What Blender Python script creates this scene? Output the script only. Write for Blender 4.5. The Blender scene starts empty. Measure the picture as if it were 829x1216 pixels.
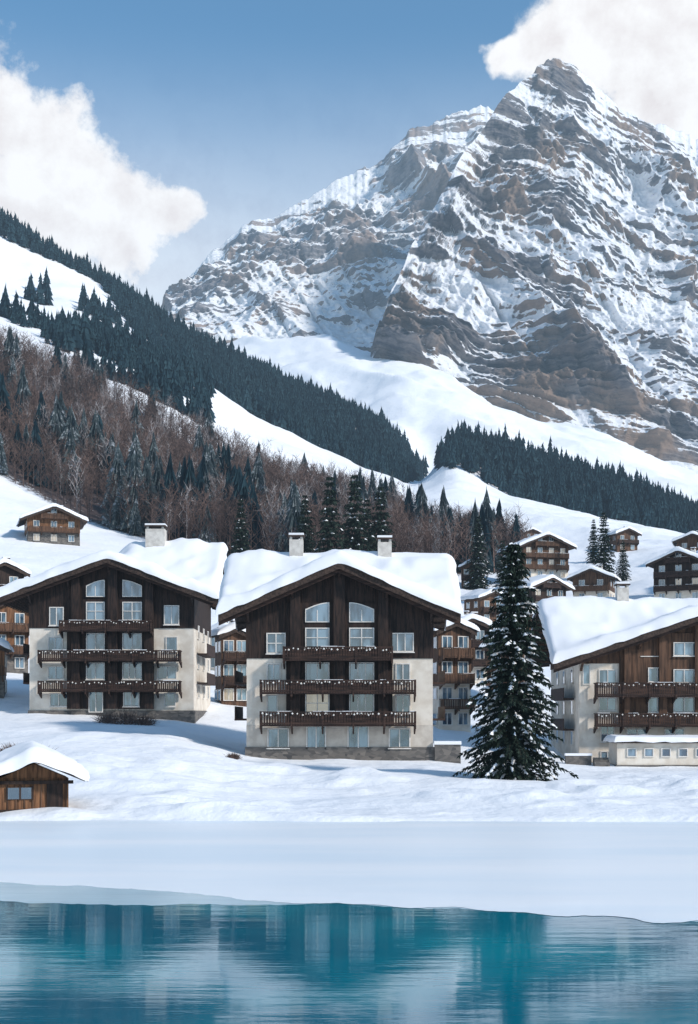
import bpy, math, random
import numpy as np
from mathutils import Vector
random.seed(7); rng=np.random.default_rng(11)
F=1570.0; CX=414.5; HY=850.0; EH=5.0     # survey constants: focal, axis, eye level, eye height
scene=bpy.context.scene
# ------------------------------------------------------------------ noise
def _h(ix,iy,iz,seed):
    n=(ix.astype(np.int64)*374761393+iy.astype(np.int64)*668265263+iz.astype(np.int64)*2147483647+seed*144665)&0xffffffff
    n=((n^(n>>13))*1274126177)&0xffffffff
    n=((n^(n>>16))*2246822519)&0xffffffff
    n=n^(n>>15)
    return (n&0xffffff)/float(0xffffff)
def vnoise(x,y,z=0.0,seed=0):
    x=np.asarray(x,float);y=np.asarray(y,float);z=np.asarray(z,float)+0*x
    ix=np.floor(x);iy=np.floor(y);iz=np.floor(z)
    fx=x-ix;fy=y-iy;fz=z-iz
    fx=fx*fx*fx*(fx*(fx*6-15)+10);fy=fy*fy*fy*(fy*(fy*6-15)+10);fz=fz*fz*(3-2*fz)
    r=0
    for a in (0,1):
        for b in (0,1):
            for c in (0,1):
                w=(fx if a else 1-fx)*(fy if b else 1-fy)*(fz if c else 1-fz)
                r=r+w*_h(ix+a,iy+b,iz+c,seed)
    return r
def fbm(x,y,z=0.0,o=5,seed=0,g=0.5):
    s=0;a=1;t=0;f=1
    for i in range(o):
        s=s+a*vnoise(np.asarray(x)*f+i*13.7,np.asarray(y)*f+i*7.3,np.asarray(z)*f,seed+i);t+=a;a*=g;f*=2.03
    return s/t
def ridged(x,y,z=0.0,o=5,seed=0,g=.5):
    s=0;a=1;t=0;f=1
    for i in range(o):
        n=1-np.abs(2*vnoise(np.asarray(x)*f+i*5.1,np.asarray(y)*f+i*9.9,np.asarray(z)*f,seed+i)-1)
        s=s+a*n*n;t+=a;a*=g;f*=2.07
    return s/t
# ------------------------------------------------------------------ materials
def newmat(name):
    m=bpy.data.materials.new(name);m.use_nodes=True
    nt=m.node_tree;b=nt.nodes['Principled BSDF'];return m,nt,b
def N(nt,t,**k):
    n=nt.nodes.new(t)
    for a,v in k.items(): setattr(n,a,v)
    return n
def mathn(nt,op,a,b=None,c=None,clamp=False):
    n=N(nt,'ShaderNodeMath',operation=op);n.use_clamp=clamp
    for i,v in enumerate((a,b,c)):
        if v is None: continue
        if isinstance(v,(int,float)): n.inputs[i].default_value=v
        else: nt.links.new(v,n.inputs[i])
    return n.outputs[0]
def mixc(nt,f,a,b,bt='MIX'):
    n=N(nt,'ShaderNodeMix',data_type='RGBA',blend_type=bt)
    for s,v in ((n.inputs[0],f),(n.inputs[6],a),(n.inputs[7],b)):
        if isinstance(v,(int,float)): s.default_value=v
        elif isinstance(v,tuple): s.default_value=(*v[:3],1)
        else: nt.links.new(v,s)
    return n.outputs[2]
def noisen(nt,scale,detail=4,stretch=None,rough=0.55,coord='Object',vec=None):
    n=N(nt,'ShaderNodeTexNoise');n.inputs['Scale'].default_value=scale;n.inputs['Detail'].default_value=detail;n.inputs['Roughness'].default_value=rough
    if vec is None:
        tc=N(nt,'ShaderNodeTexCoord');vec=tc.outputs[coord]
    if stretch:
        mp=N(nt,'ShaderNodeMapping');mp.inputs['Scale'].default_value=stretch;nt.links.new(vec,mp.inputs[0]);vec=mp.outputs[0]
    nt.links.new(vec,n.inputs['Vector']);return n.outputs[0]
def ramp(nt,f,a,b):
    n=N(nt,'ShaderNodeMapRange');n.interpolation_type='SMOOTHSTEP';n.inputs[1].default_value=a;n.inputs[2].default_value=b;nt.links.new(f,n.inputs[0]);return n.outputs[0]
def bump(nt,b,h,strength,dist):
    n=N(nt,'ShaderNodeBump');n.inputs['Strength'].default_value=strength;n.inputs['Distance'].default_value=dist
    nt.links.new(h,n.inputs['Height']);nt.links.new(n.outputs[0],b.inputs['Normal'])
def simple(name,c1,c2,scale=3,rough=0.8,bs=0.3,bd=0.02,stretch=None,lo=.35,hi=.65,spec=0.3,detail=5):
    m,nt,b=newmat(name);n=noisen(nt,scale,detail,stretch)
    nt.links.new(mixc(nt,ramp(nt,n,lo,hi),c1,c2),b.inputs['Base Color'])
    b.inputs['Roughness'].default_value=rough;b.inputs['Specular IOR Level'].default_value=spec
    if bs: bump(nt,b,n,bs,bd)
    return m
M={}
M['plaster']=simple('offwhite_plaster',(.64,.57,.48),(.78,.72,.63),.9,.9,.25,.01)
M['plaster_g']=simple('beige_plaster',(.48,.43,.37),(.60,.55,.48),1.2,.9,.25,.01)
M['timber']=simple('dark_timber',(.012,.008,.007),(.042,.024,.018),2.2,.75,.5,.02,(3.5,3.5,.35))
M['timber_h']=simple('dark_timber_rail',(.018,.010,.008),(.060,.032,.023),2.2,.75,.4,.02,(.4,3,3))
M['wood']=simple('brown_timber',(.09,.042,.020),(.24,.115,.055),2.0,.75,.5,.02,(4,4,.35))
M['wood2']=simple('weathered_timber',(.05,.028,.018),(.14,.075,.045),1.2,.8,.4,.02,(4,4,.35))
M['frame']=simple('white_window_frame',(.66,.63,.58),(.76,.73,.69),4,.5,0)
M['concrete']=simple('chimney_render',(.50,.47,.43),(.66,.63,.58),2,.9,.3,.02)
M['roofwood']=simple('roof_boards',(.03,.02,.016),(.07,.045,.034),2,.8,.4,.02,(3,.4,3))
m,nt,b=newmat('stone_base')
v=N(nt,'ShaderNodeTexVoronoi');v.inputs['Scale'].default_value=2.6
tc=N(nt,'ShaderNodeTexCoord');mp=N(nt,'ShaderNodeMapping');mp.inputs['Scale'].default_value=(1,1,1.9);nt.links.new(tc.outputs['Object'],mp.inputs[0]);nt.links.new(mp.outputs[0],v.inputs['Vector'])
nt.links.new(mixc(nt,v.outputs['Color'],(.05,.05,.052),(.20,.18,.16)),b.inputs['Base Color']);b.inputs['Roughness'].default_value=.9
bump(nt,b,v.outputs['Distance'],-0.8,.06);M['stone']=m
def glass(name,c1,c2,sc):
    m,nt,b=newmat(name);n=noisen(nt,sc,2,(1,1,.3))
    nt.links.new(mixc(nt,ramp(nt,n,.42,.60),c1,c2),b.inputs['Base Color'])
    b.inputs['Roughness'].default_value=.04;b.inputs['Specular IOR Level'].default_value=1.0;b.inputs['Coat Weight'].default_value=1;b.inputs['Coat IOR'].default_value=1.9;b.inputs['Coat Roughness'].default_value=.03
    return m
M['glass']=glass('window_glass',(.03,.065,.10),(.18,.28,.36),1.1)  # blue-grey base colour stands in for reflected sky and curtains
m=glass('lit_window_glass',(.30,.24,.17),(.5,.42,.32),.9);M['glass_w']=m
m.node_tree.nodes['Principled BSDF'].inputs['Emission Color'].default_value=(1,.74,.48,1);m.node_tree.nodes['Principled BSDF'].inputs['Emission Strength'].default_value=.12
def snowmat(name,c=(.90,.91,.93),sc=.6,bs=.3,bd=.10):
    m,nt,b=newmat(name);n=noisen(nt,sc,6)
    nt.links.new(mixc(nt,n,(c[0]*.95,c[1]*.96,c[2]*.98),c),b.inputs['Base Color'])
    b.inputs['Roughness'].default_value=.7;b.inputs['Specular IOR Level'].default_value=.25;bump(nt,b,n,bs,bd);return m
M['snow']=snowmat('roof_snow')
M['bulb']=simple('pale_lights',(.8,.78,.72),(.9,.88,.84),3,.4,0)
def foliage(name,c1,c2,snowc,lo,hi,sc=.8):
    m,nt,b=newmat(name);g=N(nt,'ShaderNodeNewGeometry');sx=N(nt,'ShaderNodeSeparateXYZ');nt.links.new(g.outputs['True Normal'],sx.inputs[0])
    n=noisen(nt,sc,3);fr=mathn(nt,'ADD',mathn(nt,'MULTIPLY',n,.7),mathn(nt,'MULTIPLY',g.outputs['Random Per Island'],.5));col=mixc(nt,ramp(nt,fr,.3,.85),c1,c2)
    if snowc:
        n2=noisen(nt,sc*3,3);a=mathn(nt,'ABSOLUTE',sx.outputs[2]);f=mathn(nt,'ADD',mathn(nt,'MULTIPLY',a,.5),n2)
        f=mathn(nt,'ADD',f,mathn(nt,'MULTIPLY',g.outputs['Random Per Island'],.18))
        col=mixc(nt,ramp(nt,f,lo,hi),col,snowc)
    nt.links.new(col,b.inputs['Base Color']);b.inputs['Roughness'].default_value=.85;b.inputs['Specular IOR Level'].default_value=.12;return m
M['fir']=foliage('haze_tinted_spruce_foliage',(.006,.022,.034),(.022,.052,.066),(.5,.56,.62),1.0,1.25,.05)  # blue distance haze mixed into the foliage colours
M['firf']=foliage('frosted_spruce_foliage',(.03,.048,.056),(.08,.105,.11),(.50,.53,.58),.66,1.0,.6)
M['needle']=foliage('spruce_needles',(.008,.017,.015),(.032,.050,.036),None,0,0,1.5)
M['bark']=simple('bark',(.035,.026,.02),(.09,.068,.052),3,.95,.6,.03,(3,3,.5))
M['twig']=simple('bare_twigs',(.075,.050,.045),(.18,.120,.100),.06,.95,0)
M['twigf']=simple('frosted_twigs',(.22,.20,.20),(.42,.39,.39),.1,.95,0)
# ------------------------------------------------------------------ mesh helpers
def link(o,parent=None):
    scene.collection.objects.link(o)
    if parent: o.parent=parent
    return o
def mesh_np(name,V,Fc,mats,mi=None,smooth=False,parent=None):
    V=np.asarray(V,np.float32);Fc=np.asarray(Fc,np.int32);k=Fc.shape[1]
    me=bpy.data.meshes.new(name);me.vertices.add(len(V));me.vertices.foreach_set('co',V.ravel())
    me.loops.add(Fc.size);me.loops.foreach_set('vertex_index',Fc.ravel())
    me.polygons.add(len(Fc));me.polygons.foreach_set('loop_start',np.arange(0,Fc.size,k,dtype=np.int32))
    if mi is not None: me.polygons.foreach_set('material_index',np.asarray(mi,np.int32))
    me.polygons.foreach_set('use_smooth',np.full(len(Fc),smooth))
    for m in mats: me.materials.append(m)
    me.update(calc_edges=True);me.validate()
    return link(bpy.data.objects.new(name,me),parent)
def gridfaces(nr,nc,flip=False):
    i=np.arange(nr-1)[:,None]*nc+np.arange(nc-1)[None,:]
    f=np.stack([i,i+1,i+nc+1,i+nc],-1).reshape(-1,4)
    return f[:,::-1] if flip else f
def empty(name,loc,rz=0):
    e=bpy.data.objects.new(name,None);e.location=loc;e.rotation_euler=(0,0,rz);e.empty_display_size=1;return link(e)
class Parts:
    def __init__(s): s.d={}
    def get(s,k,m):
        return s.d.setdefault(k,[[],[],m])
    def box(s,k,m,x0,x1,y0,y1,z0,z1):
        p=s.get(k,m);n=len(p[0])
        p[0]+=[(x0,y0,z0),(x1,y0,z0),(x1,y1,z0),(x0,y1,z0),(x0,y0,z1),(x1,y0,z1),(x1,y1,z1),(x0,y1,z1)]
        p[1]+=[(n,n+3,n+2,n+1),(n+4,n+5,n+6,n+7),(n,n+1,n+5,n+4),(n+1,n+2,n+6,n+5),(n+2,n+3,n+7,n+6),(n+3,n,n+4,n+7)]
    def prism(s,k,m,poly,a0,a1,axis='y'):
        p=s.get(k,m);n=len(p[0]);L=len(poly)
        f=(lambda q,a:(q[0],a,q[1])) if axis=='y' else (lambda q,a:(a,q[0],q[1]))
        p[0]+=[f(q,a0) for q in poly]+[f(q,a1) for q in poly]
        p[1]+=[tuple(range(n,n+L)),tuple(range(n+2*L-1,n+L-1,-1))]
        for i in range(L):
            j=(i+1)%L;p[1].append((n+i,n+L+i,n+L+j,n+j))
    def build(s,parent):
        import bmesh
        for k,(v,f,m) in s.d.items():
            me=bpy.data.meshes.new(k);me.from_pydata(v,[],f);me.materials.append(M[m])
            bm=bmesh.new();bm.from_mesh(me);bmesh.ops.recalc_face_normals(bm,faces=bm.faces);bm.to_mesh(me);bm.free()
            link(bpy.data.objects.new(k,me),parent)
# ------------------------------------------------------------------ terrain
UC=np.array([-1500,-900,-300,0,110,210,300,400,470,503,530,600,700,829,1100,1750,2600],float)
YL=np.array([61,62.5,75,85,100,125,160,250,330,450,600,750,900,1000,1100,1300,1700,2100],float)
def r_(*a): return [a[0]]+list(a)+[a[-1]]
ZT=np.array([
r_(*[-.35]*15), r_(*[.12]*15),
r_(2,1.5,1.0,.8,.7,.6,.6,.6,.6,.6,.5,.4,.4,.5,1),
r_(3,2.5,2.3,2.4,1.8,1.1,1,1,1,.9,.7,.5,.5,.8,2),
r_(5,4,3.5,3.6,3.1,1.6,1.5,1.5,1.5,1.5,1.1,.6,.6,1,4),
r_(9,7,4.9,4.8,4.6,3.2,2.7,2.5,2.4,2.2,1.5,.8,.8,2,8),
r_(20,16,11,10,9,8,8,7.5,7,6,5,4,4,6,15),
r_(60,50,38,36,32,30,28,26,25,22.5,22,24,26,30,50),
r_(100,85,62,52,50,47,45,43,42,41,41,44,47,52,80),
r_(170,145,111,100,88,79.5,71,67,65,64.5,64,65,62,65,100),
r_(270,230,177,167,148,127,112,102,99,99,97,95,85,85,130),
r_(360,300,229,217,198,170,148,134,128,146,129,117,98,100,150),
r_(450,390,295,275,247,215,190,172,150,194,188,168,140,125,170),
r_(520,460,355,327,288,260,233,209,165,185,185,170,150,140,190),
r_(560,500,425,375,326,296,263,238,187,208,208,201,191,180,220),
r_(480,400,330,300,270,250,250,295,290,300,291,262,224,200,260),
r_(500,450,400,400,400,430,465,470,460,440,395,373,319,280,300),
r_(500,480,480,500,590,610,610,560,500,480,430,400,340,300,300)],float)
ug=np.arange(-1500,2601,10.0);lg=np.linspace(math.log(61),math.log(2100),500)
tab=np.array([np.interp(ug,UC,r) for r in ZT])
tab=np.array([np.interp(lg,np.log(YL),tab[:,j]) for j in range(len(ug))]).T
def blur(a,n,ax):
    k=np.hanning(n+2)[1:-1];k/=k.sum()
    p=[(0,0),(0,0)];p[ax]=(n//2,n//2);b=np.pad(a,p,mode='edge')
    return np.apply_along_axis(lambda r:np.convolve(r,k,'valid'),ax,b)
sh=tab.copy();tab=blur(blur(tab,15,0),7,1)
w=np.clip((lg-math.log(66))/0.1,0,1)[:,None];tab=sh*(1-w)+tab*w
def tz(x,y):
    x=np.asarray(x,float);y=np.asarray(y,float)
    u=x/np.maximum(y,1)*F+CX;a=np.clip((u-ug[0])/10,0,len(ug)-1.001);b=np.clip((np.log(np.maximum(y,61))-lg[0])/(lg[1]-lg[0]),0,len(lg)-1.001)
    i=a.astype(int);j=b.astype(int);fa=a-i;fb=b-j
    z=(tab[j,i]*(1-fa)+tab[j,i+1]*fa)*(1-fb)+(tab[j+1,i]*(1-fa)+tab[j+1,i+1]*fa)*fb
    amp=np.clip((y-61)/300,0.0,1)
    z=z+(fbm(x/60,y/60,o=5,seed=3)-.5)*12*amp*np.clip((y-150)/200,0,1)+(fbm(x/9,y/9,o=4,seed=5)-.5)*np.clip((y-61)/20,0,1)*.8
    z=z+(ridged(x/110+y/300,y/260,o=4,seed=77)-.4)*16*np.clip((y-1050)/200,0,1)
    nr=np.clip((y-60.5)/4,0,1)*np.clip((140-y)/40,0,1)
    z=z+((fbm(x/16,y/7,o=2,seed=15)-.5)*1.3+np.maximum(fbm(x/5,y/3.2,o=3,seed=17)-.50,0)*1.6)*nr*np.clip((100-y)/14,.35,1)
    return z
def brown(u,y):
    lo=np.interp(u,[-300,0,110,200,300,420,600],[350,335,322,290,265,255,330])
    hi=np.interp(u,[-300,0,200,300,450,520,600,640],[560,530,515,505,500,440,420,330])
    return (y>lo)&(y<hi)&(u<630)
def dark(u,y,nz):
    a=(y>np.interp(u,[-300,120,150,200,300,500],[1035,1035,930,830,800,820]))&(y<1125)&(u<np.interp(y,[800,1100],[480,506]))
    b=(u>70)&(u<250)&(y>560)&(y<760)&(nz>.46)
    c=(u>30)&(u<180)&(y>740)&(y<930)&(nz>.57)
    c2=(u<90)&(y>560)&(y<700)&(nz>.58)
    d=(u>np.interp(y,[700,900],[530,519]))&(y>np.interp(u,[520,829],[760,730]))&(y<925)&(u<1300)
    return a|b|c|c2|d
us=np.concatenate([np.arange(-1500,-60,30),np.arange(-60,900,4.0),np.arange(900,2601,30)])
ys=np.concatenate([np.arange(60.9,70,.35),np.geomspace(70,2100,460)])
Ug,Yg=np.meshgrid(us,ys);Xg=(Ug-CX)/F*Yg;Zg=tz(Xg,Yg)
ter=mesh_np('snowy_ground',np.stack([Xg,Yg,Zg],-1).reshape(-1,3),gridfaces(len(ys),len(us)),[],smooth=True)
att=ter.data.attributes.new('litter','FLOAT','POINT')
bl=brown(Ug,Yg).astype(float);nzg=fbm(Xg/60,Yg/60,o=3,seed=21);dk=dark(Ug,Yg,nzg).astype(float)
att.data.foreach_set('value',blur(blur(np.clip(bl*.62+dk*.5,0,1),7,0),5,1).ravel().astype(np.float32))
m,nt,b=newmat('ground_snow')
a=N(nt,'ShaderNodeAttribute',attribute_name='litter')
n1=noisen(nt,.12,7);n2=noisen(nt,1.1,6)
sn=mixc(nt,n1,(.84,.875,.92),(.91,.92,.935))
lit=mixc(nt,n2,(.05,.04,.045),(.16,.12,.11))
f=ramp(nt,mathn(nt,'ADD',a.outputs['Fac'],mathn(nt,'MULTIPLY',mathn(nt,'SUBTRACT',n2,.5),.9)),.30,.55)
nt.links.new(mixc(nt,f,sn,lit),b.inputs['Base Color']);b.inputs['Roughness'].default_value=.75;b.inputs['Specular IOR Level'].default_value=.2
bump(nt,b,mathn(nt,'ADD',n1,mathn(nt,'MULTIPLY',n2,.12)),.7,1.2)
ter.data.materials.append(m)
# ------------------------------------------------------------------ mountains
def mountain(name,u0,u1,du,nrow,R,B,Db,Dr,blobs,base,P1,P2,dip,seed,mat,bigamp,ks=1.0):
    us=np.arange(u0,u1+.1,du);v=np.linspace(0,1,nrow)
    ip=lambda t:np.interp(us,[p[0] for p in t],[p[1] for p in t])
    Ru=ip(R);Ru=Ru+(fbm(us/24,0*us,o=6,seed=seed+40,g=.62)-.5)*22
    Bu=ip(B);Db_=ip(Db);Dr_=ip(Dr)
    U,V=np.meshgrid(us,v);py=Bu+(Ru-Bu)*V+35*np.clip(.06-V,0,1)/.06
    d=Db_+(Dr_-Db_)*V;x=(U-CX)/F*d;z=EH+(HY-py)/F*d
    env=np.clip(V*8,0,1)*np.clip((1-V)*6,0,1)
    rg=ridged(x/260+z/420,z/640,0,o=6,seed=seed,g=.54)
    rg2=ridged(x/90-z/260,z/240,0,o=5,seed=seed+7,g=.55)
    rho=base+(fbm(x/190,z/120,o=4,seed=seed+9)-.5)*1.3
    for (bu,bp,ru,rp,am) in blobs: rho=rho+am*np.exp(-((U-bu)/ru)**2-((py-bp)/rp)**2)
    rho=rho+(rg-.42)*.6+(rg2-.42)*.25
    s0=z+dip*x+(fbm(x/300,z/300,o=3,seed=seed+20)-.5)*120+(fbm(x/60,z/80,o=3,seed=seed+21)-.5)*14
    ns=(vnoise(x/260,s0/34,seed=seed+1)*.36+vnoise(x/140,s0/14,seed=seed+2)*.34+vnoise(x/75,s0/6.4,seed=seed+3)*.20+vnoise(x/35,s0/3.0,seed=seed+4)*.10)
    coul=ridged(x/60+z/150,z/360,o=4,seed=seed+30)
    y=d-bigamp*(rg-.42)*env-bigamp*.33*(rg2-.42)*env-14*(fbm(x/38,z/38,o=6,seed=seed+3,g=.6)-.5)*np.clip(env+.25,0,1)
    c=np.clip(rho,.05,.9);cl=np.zeros_like(x)
    for P,am,sd in ((P1,1.0,1),(P2,.85,2),(P2*.42,.5,3)):
        s=s0+(fbm(x/40,z/40,o=3,seed=seed+sd)-.5)*P*.3
        f=(s/P)%1.0
        cc=np.clip(c+.08+(vnoise(x/110,np.floor(s/P)*3.1,seed=seed+60+sd)-.5)*1.0,.03,.92)
        g=np.clip((f-cc)/(1-cc),0,1)
        y=y+P*am*1.0*(g-f)*np.clip(env+.15,0,1)
        cl=np.maximum(cl,np.clip((cc-f)/.15,0,1)*np.clip(f/.06,0,1)*am)
    y=y-(ns-.5)*34*np.clip(env+.1,0,1)
    y=y+np.clip(coul-.58,0,1)*60*env
    rock=rho+2.0*ks*(ns-.5)+.30*cl-np.clip(coul-.52,0,1)*1.2
    nb=24;t=np.linspace(0,1,nb+1)[1:,None]
    xb=x[-1]+0*t;yb=y[-1]+t*900;zb=z[-1]-t*700+(fbm((xb)/80,yb/80,o=4,seed=5)-.5)*60*t
    Xa=np.vstack([x,xb]);Ya=np.vstack([y,yb]);Za=np.vstack([z,zb]);Ra=np.vstack([rock,np.repeat(rock[-1:],nb,0)]);Sa=np.vstack([s0,np.repeat(s0[-1:],nb,0)])
    o=mesh_np(name,np.stack([Xa,Ya,Za],-1).reshape(-1,3),gridfaces(Xa.shape[0],Xa.shape[1]),[mat],smooth=True)
    o.data.attributes.new('rock','FLOAT','POINT').data.foreach_set('value',Ra.ravel().astype(np.float32))
    o.data.attributes.new('bed','FLOAT','POINT').data.foreach_set('value',Sa.ravel().astype(np.float32))
    return o
def mtnmat(name,c1,c2,c3,snow1,snow2,th=.5):
    m,nt,b=newmat(name);a=N(nt,'ShaderNodeAttribute',attribute_name='rock');bd=N(nt,'ShaderNodeAttribute',attribute_name='bed')
    g=N(nt,'ShaderNodeNewGeometry');sx=N(nt,'ShaderNodeSeparateXYZ');nt.links.new(g.outputs['Normal'],sx.inputs[0])
    tc=N(nt,'ShaderNodeTexCoord');sp=N(nt,'ShaderNodeSeparateXYZ');nt.links.new(tc.outputs['Object'],sp.inputs[0])
    cb=N(nt,'ShaderNodeCombineXYZ');nt.links.new(mathn(nt,'MULTIPLY',sp.outputs[0],.10),cb.inputs[0]);nt.links.new(mathn(nt,'MULTIPLY',bd.outputs['Fac'],.75),cb.inputs[2])
    bedn=noisen(nt,.30,6,None,.62,vec=cb.outputs[0])
    n1=noisen(nt,.06,8,(.6,.6,1.2),.68);n3=noisen(nt,.009,4)
    f=mathn(nt,'ADD',a.outputs['Fac'],mathn(nt,'MULTIPLY',mathn(nt,'SUBTRACT',n1,.5),1.15))
    f=mathn(nt,'ADD',f,mathn(nt,'MULTIPLY',mathn(nt,'SUBTRACT',bedn,.5),1.1))
    f=mathn(nt,'ADD',f,mathn(nt,'MULTIPLY',mathn(nt,'SUBTRACT',.6,sx.outputs[2]),.7))
    fr=ramp(nt,f,th-.10,th+.15)
    rk=mixc(nt,ramp(nt,mathn(nt,'ADD',mathn(nt,'MULTIPLY',bedn,.6),mathn(nt,'MULTIPLY',n1,.4)),.40,.60),c1,c2);rk=mixc(nt,mathn(nt,'MULTIPLY',ramp(nt,n3,.45,.62),.8),rk,c3)
    nt.links.new(mixc(nt,fr,mixc(nt,n1,snow1,snow2),rk),b.inputs['Base Color'])
    b.inputs['Roughness'].default_value=.9;b.inputs['Specular IOR Level'].default_value=.1
    bump(nt,b,mathn(nt,'ADD',mathn(nt,'MULTIPLY',n1,1.0),mathn(nt,'MULTIPLY',bedn,.7)),.8,11)
    return m
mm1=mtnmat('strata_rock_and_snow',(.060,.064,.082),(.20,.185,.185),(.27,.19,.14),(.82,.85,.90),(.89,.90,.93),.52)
mm2=mtnmat('far_hazed_rock_and_snow',(.15,.16,.19),(.28,.27,.28),(.34,.265,.225),(.83,.86,.90),(.89,.91,.93),.54)  # distance haze put into the rock tones, paler than the near peak
R1=[(440,425),(450,395),(465,350),(490,290),(520,235),(545,190),(575,148),(600,110),(625,96),(640,82),(665,69),(690,84),(715,112),(740,130),(780,148),(829,165),(900,205),(1000,260),(1150,340),(1350,450)]
B1=[(440,430),(450,422),(530,452),(600,492),(640,497),(700,512),(760,542),(829,562),(1000,600),(1350,640)]
mountain('mountain_peak',440,1350,1.15,560,R1,B1,[(440,1720),(829,1640),(1350,1600)],[(440,1760),(520,2020),(575,2250),(665,2480),(829,2680),(1350,2600)],
 [(600,165,40,50,.42),(655,290,50,60,.36),(590,310,50,40,.2),(620,450,70,38,.42),(790,490,90,45,.42),(500,370,32,60,.3),(700,405,50,18,.25),(770,225,70,55,-.25),(730,372,60,15,-.4),(540,428,50,14,-.4),(705,160,22,70,-.25),(800,340,50,50,.12),(545,260,14,80,-.3)],
 .20,58,21,.20,100,mm1,125,1.0)
R2=[(60,470),(150,420),(208,352),(240,312),(290,268),(340,248),(400,215),(440,200),(470,175),(495,152),(530,141),(570,128),(620,150),(700,230),(900,350)]
B2=[(60,520),(208,400),(300,415),(400,425),(480,440),(600,480),(900,500)]
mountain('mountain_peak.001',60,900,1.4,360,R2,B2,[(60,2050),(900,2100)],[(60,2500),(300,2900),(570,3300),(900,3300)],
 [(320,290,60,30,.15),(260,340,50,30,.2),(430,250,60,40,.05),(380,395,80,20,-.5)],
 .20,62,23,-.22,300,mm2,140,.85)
# ------------------------------------------------------------------ tree prototypes (unit height)
def conifer_proto(L,k,rad,seed,tr=True):
    r=np.random.default_rng(seed);V=[];Fa=[];MI=[]
    for i in range(L):
        t=i/(L-1);zb=.06+.80*t**.92;zt=min(1.0,zb+.26*(1-t)+.12);R=rad*(1-t)**.8+.014
        R*=r.uniform(.8,1.15);c=len(V);ox,oy=r.uniform(-.014,.014,2);V.append((ox,oy,zt));ph=r.uniform(0,6)
        for j in range(2*k):
            a=ph+math.pi*j/k+r.uniform(-.12,.12);q=R*(r.uniform(.75,1.3) if j%2==0 else r.uniform(.34,.52))
            V.append((q*math.cos(a)+ox,q*math.sin(a)+oy,zb+(r.uniform(-.035,.0) if j%2==0 else r.uniform(.01,.04))))
        for j in range(2*k):
            Fa.append((c,c+1+j,c+1+(j+1)%(2*k)));MI.append(0)
    c=len(V);q=.014
    for z,s in ((-.06,1),(.25,.7)):
        for a in range(3): V.append((q*s*math.cos(a*2.1),q*s*math.sin(a*2.1),z))
    for a in range(3):
        b2=(a+1)%3;Fa+= [(c+a,c+b2,c+3+b2),(c+a,c+3+b2,c+3+a)];MI+=[1,1]
    return np.array(V),np.array(Fa),np.array(MI)
def bare_proto(seed,nl=13,nt_=10):
    r=np.random.default_rng(seed);V=[];Fa=[]
    def seg(p,q,w):
        p=np.array(p,float);q=np.array(q,float);d=q-p;n=np.cross(d,r.normal(size=3));n=n/np.linalg.norm(n)*w;m_=np.cross(d,n);m_=m_/np.linalg.norm(m_)*w
        c=len(V);V.extend([p+n,p-n*.5+m_,p-n*.5-m_,q]);Fa.extend([(c,c+1,c+3),(c+1,c+2,c+3),(c+2,c,c+3)])
    def flat(p,q,w):
        p=np.array(p,float);q=np.array(q,float);d=q-p;n=np.cross(d,r.normal(size=3));n=n/np.linalg.norm(n)*w
        c=len(V);V.extend([p+n,p-n,q]);Fa.append((c,c+1,c+2))
    seg((0,0,-.06),(r.uniform(-.03,.03),r.uniform(-.03,.03),.95),.013)
    for i in range(nl):
        z=.2+.7*i/nl;a=r.uniform(0,6.28);l=(.30*(1-abs(z-.45)))*r.uniform(.7,1.2)
        q=(l*math.cos(a)*.75,l*math.sin(a)*.75,z+l*.8);seg((0,0,z),q,.006)
        for j in range(nt_):
            t=r.uniform(.25,1);p=(q[0]*t,q[1]*t,z+(q[2]-z)*t);dd=r.normal(size=3)*.07+np.array([0,0,.07])
            flat(p,np.array(p)+dd,.0045)
    return np.array(V),np.array(Fa),np.zeros(len(Fa),int)
def scatter(name,protos,P,S,W,mats):
    n=len(P);VV=[];FF=[];MM=[];off=0;ch=rng.integers(0,len(protos),n)
    for k,(v,f,mi) in enumerate(protos):
        I=np.where(ch==k)[0]
        if len(I)==0: continue
        a=rng.uniform(0,6.28,len(I));ca,sa=np.cos(a)[:,None],np.sin(a)[:,None]
        s=S[I][:,None];wd=W[I][:,None]
        x=(v[:,0]*ca-v[:,1]*sa)*s*wd+P[I,0][:,None];y=(v[:,0]*sa+v[:,1]*ca)*s*wd+P[I,1][:,None];z=v[:,2]*s+P[I,2][:,None]
        VV.append(np.stack([x,y,z],-1).reshape(-1,3))
        FF.append((f[None]+np.arange(len(I))[:,None,None]*len(v)).reshape(-1,3)+off);off+=len(v)*len(I)
        MM.append(np.tile(mi,len(I)))
    return mesh_np(name,np.vstack(VV),np.vstack(FF),mats,np.concatenate(MM))
def cells(x0,x1,y0,y1,c):
    X,Y=np.meshgrid(np.arange(x0,x1,c),np.arange(y0,y1,c));X=X.ravel()+rng.uniform(-.5,.5,X.size)*c;Y=Y.ravel()+rng.uniform(-.5,.5,Y.size)*c
    return X,Y,X/Y*F+CX
far=[conifer_proto(7,6,.17,s) for s in range(8)]
X,Y,U=cells(-520,560,560,1130,4.6)
nz=fbm(X/60,Y/60,o=3,seed=21);k=dark(U,Y,nz)&(U>-200)&(U<1150)&(rng.random(len(X))<.93);X,Y=X[k],Y[k]
S=rng.uniform(7,16,len(X))*(.8+.5*fbm(X/25,Y/25,o=3,seed=71));tall=rng.random(len(X))<.12;S[tall]*=1.3
scatter('distant_spruce_forest',far,np.stack([X,Y,tz(X,Y)-.5],-1),S,rng.uniform(.8,1.3,len(X)),[M['fir'],M['bark']])
X,Y,U=cells(-300,80,255,565,3.4)
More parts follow.
